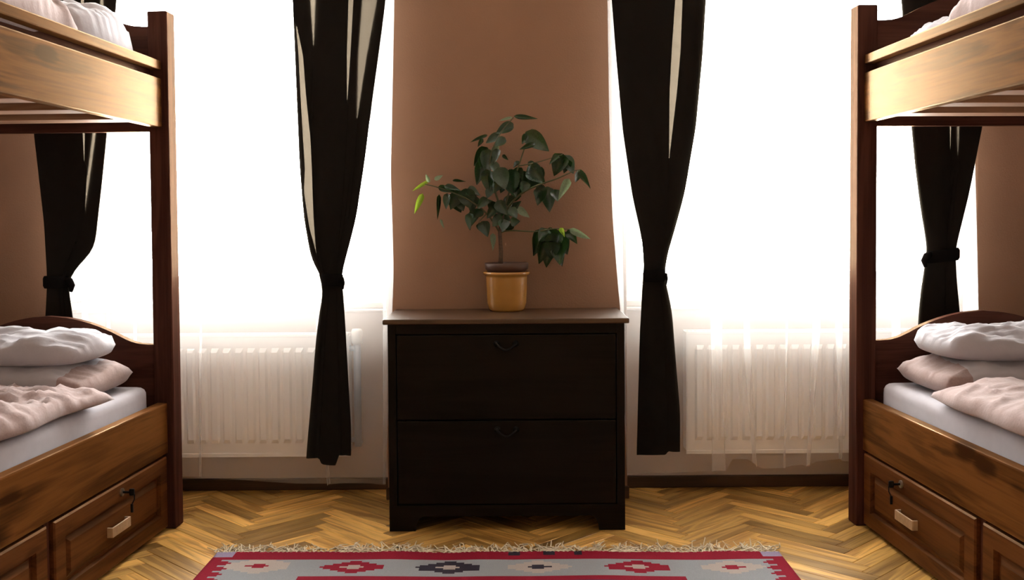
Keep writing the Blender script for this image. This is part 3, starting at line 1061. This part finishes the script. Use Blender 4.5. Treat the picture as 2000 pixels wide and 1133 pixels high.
for item in LEAVES.replace('\n', '|').split('|'):
    t = item.split()
    bx, by, tx, ty, wd = [float(x) for x in t[:5]]
    key = {'p': 'leaf_pale', 'y': 'leaf_young'}.get(t[5] if len(t) > 5 else '', 'leaf')
    dy = rng.uniform(-0.075, 0.015)
    dt = dy + rng.uniform(-0.03, 0.02)
    dt = min(dt, 0.06)
    b_, t_ = pz(bx, by, dy), pz(tx, ty, dt)
    yax = (t_ - b_)
    ln = yax.length
    yax.normalize()
    nrm = Vector((rng.uniform(-.45, .45), -1.0, rng.uniform(-.1, .7)))
    zax = (nrm - yax * nrm.dot(yax)).normalized()
    xax = yax.cross(zax)
    mat = Matrix((xax, yax, zax)).transposed().to_4x4()
    width = wd / 2.576 * PY / FOC * 1.22
    o = bpy.data.objects.new('leaf', rng.choice(LM[key]))
    C.objects.link(o)
    o.parent = plant
    o.matrix_local = Matrix.Translation(b_) @ mat @ Matrix.Diagonal((width, ln * 1.03, ln * 0.8, 1))
    if key == 'leaf_pale':
        o['label'] = 'pale grey-green leaf'
    elif key == 'leaf_young':
        o['label'] = 'young yellow-green leaf'
# leaf stalks, too fine to pick apart
bm = bmesh.new()
for o in [c for c in plant.children if c.name.startswith('leaf')]:
    b_ = o.matrix_local.translation
    near = min(BRP, key=lambda p: (p - b_).length)
    if 0.004 < (near - b_).length < 0.16:
        tube(bm, bez(near, b_, (0, 0, 0.006), 5), [0.0014, 0.0013, 0.0012, 0.0011, 0.001], 4)
st = from_bm('leaf_stalks', bm, M['twig'], plant, smooth=True)
st['kind'] = 'stuff'


# ------------------------------------------------------------------ bunk beds
W = 0.90


def headboard_top(v):
    """height of the swept top edge above the low shoulder, by distance across the bed"""
    v = min(v, W - v)
    return float(np.interp(v, [0, .09, .13, .16, .19, .225, .26, .30, .335, .38, .45], [0, 0, .003, .012, .026, .044, .059, .073, .083, .092, .098]))


def bunk(side, loc, yaw, label, handle_u, key_u):
    b = empty('bunk_bed', loc, -yaw)
    tag(b, label, 'bunk bed', 'bunk beds')
    X = lambda v: side * v
    LEN = 1.96

    def bx(name, u0, u1, v0, v1, z0, z1, mat, parent=b, bev=0.003, seg=2):
        return box(name, (X(v0), -u1, z0), (X(v1), -u0, z1), mat, parent, bev, seg)

    for (u0, u1) in ((-0.07, 0.0), (LEN, LEN + 0.07)):
        for (v0, v1) in ((0, 0.068), (W - 0.068, W)):
            bx('post', u0, u1, v0, v1, 0.0, 1.766, M['post_z'], b, 0.006, 3)
    for (u0, u1) in ((-0.05, -0.022), (LEN + 0.022, LEN + 0.05)):
        for zl, zb in ((0.632, 0.26), (1.718, 1.362)):
            bm = bmesh.new()
            vs_ = [0.06 + (W - 0.12) * k / 48 for k in range(49)]
            pts = [(v, zl + headboard_top(v)) for v in vs_] + [(W - 0.06, zb), (0.06, zb)]
            extrude_profile(bm, pts, u0, u1, lambda a, c, t: (X(a), -t, c))
            from_bm('headboard' if u0 < 0 else 'footboard', bm, M['post_x'], b)
    for k, (v0, v1) in enumerate(((0.022, 0.058), (W - 0.058, W - 0.022))):
        bx('upper_rail', 0.0, LEN, v0, v1, 1.374, 1.538, M['rail_y'], b, 0.004)
        bx('guard_rail', 0.0, LEN, v0, v1, 1.567, 1.598, M['rail_y'], b, 0.004)
        bx('lower_rail', 0.0, LEN, v0, v1, 0.262, 0.436, M['rail_y'], b, 0.005)
        for u in (1.15, 1.85):
            bx('spacer', u, u + 0.05, v0 + 0.006, v1 - 0.006, 1.536, 1.569, M['post_z'], b, 0.001)
    bx('gap_shade_board', 0.002, LEN - 0.002, 0.062, 0.072, 1.426, 1.575, M['post_y'], b, 0.001)  # added dark board so the gap below the guard rail reads as shade
    bx('ledger', 0.0, LEN, 0.058, 0.085, 1.385, 1.41, M['slat'], b, 0.001)
    bx('ledger', 0.0, LEN, W - 0.085, W - 0.058, 1.385, 1.41, M['slat'], b, 0.001)
    for k in range(7):
        u = 0.05 + k * 0.295
        bx('slat', u, u + 0.105, 0.0855, W - 0.0855, 1.387, 1.41, M['slat'], b, 0.002)
    bx('mattress_board', 0.005, LEN - 0.005, 0.06, W - 0.06, 1.4105, 1.424, M['post_y'], b, 0)
    bx('mattress_board', 0.005, LEN - 0.005, 0.06, W - 0.06, 0.275, 0.29, M['post_y'], b, 0)
    # box base with two drawers on the room side
    bx('base_panel', 0.0, LEN, W - 0.055, W - 0.04, 0.0, 0.262, M['post_y'], b, 0)
    bx('drawer_divider', 0.775, 0.801, 0.034, W - 0.06, 0.004, 0.26, M['post_z'], b, 0.001)
    for n, (u0, u1) in enumerate(((0.012, 0.770), (0.806, LEN - 0.006))):
        z0, z1 = 0.012, 0.254
        ring = [(u0, u1, z0, z1, 0.045), (u0, u1, z0, z1, 0.025), (u0 + .005, u1 - .005, z0 + .005, z1 - .005, 0.021),
                (u0 + .058, u1 - .058, z0 + .05, z1 - .052, 0.021), (u0 + .062, u1 - .062, z0 + .054, z1 - .056, 0.034),
                (u0 + .072, u1 - .072, z0 + .062, z1 - .064, 0.034), (u0 + .090, u1 - .090, z0 + .078, z1 - .080, 0.024)]
        V, F = [], []
        for (a, c, e, g, dp) in ring:
            V += [(X(dp), -a, e), (X(dp), -c, e), (X(dp), -c, g), (X(dp), -a, g)]
        for k in range(len(ring) - 1):
            for q in range(4):
                F.append((4 * k + q, 4 * k + (q + 1) % 4, 4 * k + 4 + (q + 1) % 4, 4 * k + 4 + q))
        m = 4 * (len(ring) - 1)
        F.append((m, m + 1, m + 2, m + 3))
        F.append((3, 2, 1, 0))
        bm = bmesh.new()
        me_ = bpy.data.meshes.new('t')
        me_.from_pydata(V, [], F)
        bm.from_mesh(me_)
        bpy.data.meshes.remove(me_)
        # drawer box behind the front
        add_box(bm, (X(0.045), -u1 + 0.03, 0.03), (X(0.70), -u0 - 0.03, 0.20), 0)
        dr = from_bm('drawer', bm, M['draw_y'], b)
        hu = handle_u if n == 0 else (u0 + u1) / 2
        bm = bmesh.new()
        add_box(bm, (X(0.006), -hu - 0.062, 0.113), (X(0.011), -hu + 0.062, 0.143), 0.002)
        add_box(bm, (X(0.010), -hu - 0.062, 0.113), (X(0.026), -hu - 0.056, 0.143), 0.001)
        add_box(bm, (X(0.010), -hu + 0.056, 0.113), (X(0.026), -hu + 0.062, 0.143), 0.001)
        h_ = from_bm('handle', bm, M['brass'], dr)
        h_['label'] = 'flat bronze-coloured metal handle'
        ku = key_u if n == 0 else (u0 + u1) / 2
        bm = bmesh.new()
        tube(bm, [(X(0.023), -ku, 0.226), (X(0.016), -ku, 0.226)], 0.012, 20)
        from_bm('lock', bm, M['chrome'], dr, smooth=False)
        bm = bmesh.new()
        add_box(bm, (X(0.016), -ku - 0.0015, 0.2225), (X(-0.004), -ku + 0.0015, 0.2295), 0.0005)
        add_box(bm, (X(-0.004), -ku - 0.002, 0.216), (X(-0.020), -ku + 0.002, 0.237), 0.004)
        tube(bm, [(X(-0.02), -ku, 0.220), (X(-0.021), -ku - 0.004, 0.205), (X(-0.014), -ku - 0.006, 0.19)], 0.002, 6)
        add_box(bm, (X(-0.010), -ku - 0.009, 0.165), (X(-0.018), -ku - 0.003, 0.192), 0.002)
        from_bm('key', bm, M['iron'], dr)
    return b


OL, YAWL = (-1.160, 3.480, 0.0), math.radians(3.6)
OR_, YAWR = (1.166, 3.458, 0.0), math.radians(-2.75)
bunk(-1, OL, YAWL, 'brown wooden bunk bed on the left with swept headboards and drawers below', 0.398, 0.366)
bunk(1, OR_, YAWR, 'brown wooden bunk bed on the right with swept headboards and drawers below', 0.36, 0.314)
ML = Matrix.Translation(OL) @ Matrix.Rotation(-YAWL, 4, 'Z')
MR = Matrix.Translation(OR_) @ Matrix.Rotation(-YAWR, 4, 'Z')


def bedspot(side, u, v, z, rz=0.0, rx=0.0, ry=0.0):
    return ((ML if side < 0 else MR) @ Matrix.Translation((side * v, -u, z)) @ Matrix.Rotation(rz, 4, 'Z')
            @ Matrix.Rotation(rx, 4, 'X') @ Matrix.Rotation(ry, 4, 'Y'))


# ------------------------------------------------------------------ bedding
def mattress(side, zb, zt, label):
    m = empty('mattress')
    V, F = [], []
    hx, hy, hz, r = 0.375, 0.955, (zt - zb) / 2, 0.035
    bm = bmesh.new()
    add_box(bm, (-hx, -hy, 0), (hx, hy, zt - zb), r, 4)
    bmesh.ops.subdivide_edges(bm, edges=[e for e in bm.edges if e.calc_length() > 0.3], cuts=24, use_grid_fill=True)
    for v in bm.verts:
        n = noise.noise((v.co.x * 5, v.co.y * 5, v.co.z * 6 + side))
        n2 = noise.ridged_multi_fractal((v.co.x * 4, v.co.y * 3, v.co.z * 9 + side), 1.0, 2.0, 3, 1.0, 2.0)
        v.co += Vector((v.co.x, 0, (v.co.z - hz) * 2)).normalized() * (0.003 * n + 0.002 * n2)
    bpy.data.objects.remove(m)
    o = from_bm('mattress', bm, M['mattress'], None, smooth=True)
    o.matrix_world = bedspot(side, 0.982, 0.45, zb)
    return tag(o, label, 'mattress')


def softbody(name, a, b, h, seed, mats, res=44, wr=0.012, freq=6.0, corner=0.05, flat=0.35, power=0.42, sag=None, ragged=0.0, blunt=4.5, ear=0.0, flap=0):
    """stuffed cloth: two quilted faces meeting in a seam; a x b outline, h thick, wrinkled"""
    V, F, mi = [], [], []
    n = res

    def p(i, j, top):
        x, y = 2 * i / n - 1, 2 * j / n - 1
        # seam pulled in along the sides, ears at the corners
        px_ = x * (1 - corner * (1 - y * y))
        py_ = y * (1 - corner * (1 - x * x))
        px_ *= 1 - ear * x * x * y * y
        py_ *= 1 - ear * x * x * y * y
        if ragged:
            px_ += ragged * x * abs(x) ** 3 * noise.noise((y * 2.2, seed, 0.3))
            py_ += ragged * y * abs(y) ** 3 * noise.noise((x * 2.2, seed, 7.3))
        t = max(0.0, (1 - abs(x) ** blunt) * (1 - abs(y) ** blunt)) ** power
        q = Vector((px_ * a * 2.0, py_ * b * 2.0, 0)) * freq
        wn = noise.noise(q * 0.45 + Vector((seed, 0, 0)))
        # long creases in two directions, plus finer puckers towards the seams
        qa = Vector((q.x * 0.35 + 0.25 * q.y, q.y * 1.1 - 0.2 * q.x, seed * 3)) + Vector((0.5, 0.3, 0)) * wn
        qb = Vector((q.x * 1.0 - 0.4 * q.y, q.y * 0.4 + 0.2 * q.x, seed * 5 + 9)) + Vector((0.2, 0.6, 0)) * wn
        rd = (1 - abs(noise.noise(qa)) * 1.9) ** 3 + 0.7 * (1 - abs(noise.noise(qb)) * 1.9) ** 3 - 0.5 + 0.25 * noise.noise(q * 2.2)
        if top:
            z = h * ((1 - flat) + 0.30 * wn) * t + wr * rd * min(1, t * 1.6)
        else:
            z = -h * flat * t
        z += (sag(px_, py_) if sag else 0)
        return (px_ * a / 2, py_ * b / 2, z)

    ids = {}
    for top in (1, 0):
        for i in range(n + 1):
            for j in range(n + 1):
                edge = i in (0, n) or j in (0, n)
                if edge and not top:
                    ids[(i, j, 0)] = ids[(i, j, 1)]
                    continue
                ids[(i, j, top)] = len(V)
                V.append(p(i, j, top))
    for top in (1, 0):
        for i in range(n):
            for j in range(n):
                q = [ids[(i, j, top)], ids[(i + 1, j, top)], ids[(i + 1, j + 1, top)], ids[(i, j + 1, top)]]
                if not top:
                    q.reverse()
                F.append(tuple(q))
                xm = (2 * i + 1) / n - 1
                mi.append(2 if (flap and xm * flap > 0.74) else (0 if top else 1))
    return obj(name, V, F, mats, smooth=True, mi=mi)


def place(o, mw, label, cat, group=None):
    o.matrix_world = mw
    return tag(o, label, cat, group)


LN, MV, MD = M['linen'], M['mauve'], M['mauve_dark']
mattress(-1, 0.292, 0.497, 'white sheeted mattress on the lower left bunk')
mattress(1, 0.292, 0.497, 'white sheeted mattress on the lower right bunk')
mattress(-1, 1.425, 1.535, 'white sheeted mattress on the upper left bunk')
mattress(1, 1.425, 1.535, 'white sheeted mattress on the upper right bunk')
for s, side in (('left', -1), ('right', 1)):
    o = softbody('pillow', 0.66, 0.36, 0.112, 3.1 + side, [LN, MD, MV], flap=-side, wr=0.006, freq=5, corner=0.02, ear=0.05, flat=0.45, power=0.36)
    place(o, bedspot(side, 0.225, 0.43, 0.546, 0.03 * side, 0.02), 'white pillow with a mauve underside, lower of the two stacked on the lower %s bunk' % s, 'pillow', 'pillows on the lower bunks')
    o = softbody('pillow', 0.64, 0.35, 0.090, 8.7 + 2 * side, [LN, LN], wr=0.007, freq=6, flat=0.42, corner=0.0, ear=0.14, power=0.34)
    place(o, bedspot(side, 0.215, 0.452, 0.645, -0.05 * side, 0.02), 'plump white pillow topping the stack on the lower %s bunk' % s, 'pillow', 'pillows on the lower bunks')
    o = softbody('pillow', 0.66, 0.40, 0.20 if side < 0 else 0.125, 13.2 + 2 * side, [LN, LN], wr=0.010, freq=6, corner=0.0, ear=0.1, power=0.36)
    place(o, bedspot(side, 0.245, 0.385 if side < 0 else 0.42, 1.605 if side < 0 else 1.585, 0.04 * side, 0.02), 'white pillow at the window end of the upper %s bunk' % s, 'pillow', 'pillows on the upper bunks')
    o = softbody('duvet', 0.80, 1.10, 0.082, 21.0 + 3 * side, [MV, MV], res=90, wr=0.014 if side < 0 else 0.008, freq=4.5 if side < 0 else 3.4, corner=0.02, flat=0.2, power=0.33, ragged=0.08)
    place(o, bedspot(side, 0.965, 0.44, 0.518), 'dusty pink crumpled duvet folded on the lower %s bunk' % s, 'duvet', 'duvets on the bunks')
    o = softbody('duvet', 0.78, 1.10, 0.24, 31.0 + 3 * side, [MV, MV], res=90, wr=0.024, freq=4.5, corner=0.02, flat=0.2, power=0.33, ragged=0.10)
    place(o, bedspot(side, 1.03, 0.45, 1.585), 'dusty pink crumpled duvet on the upper %s bunk' % s, 'duvet', 'duvets on the bunks')
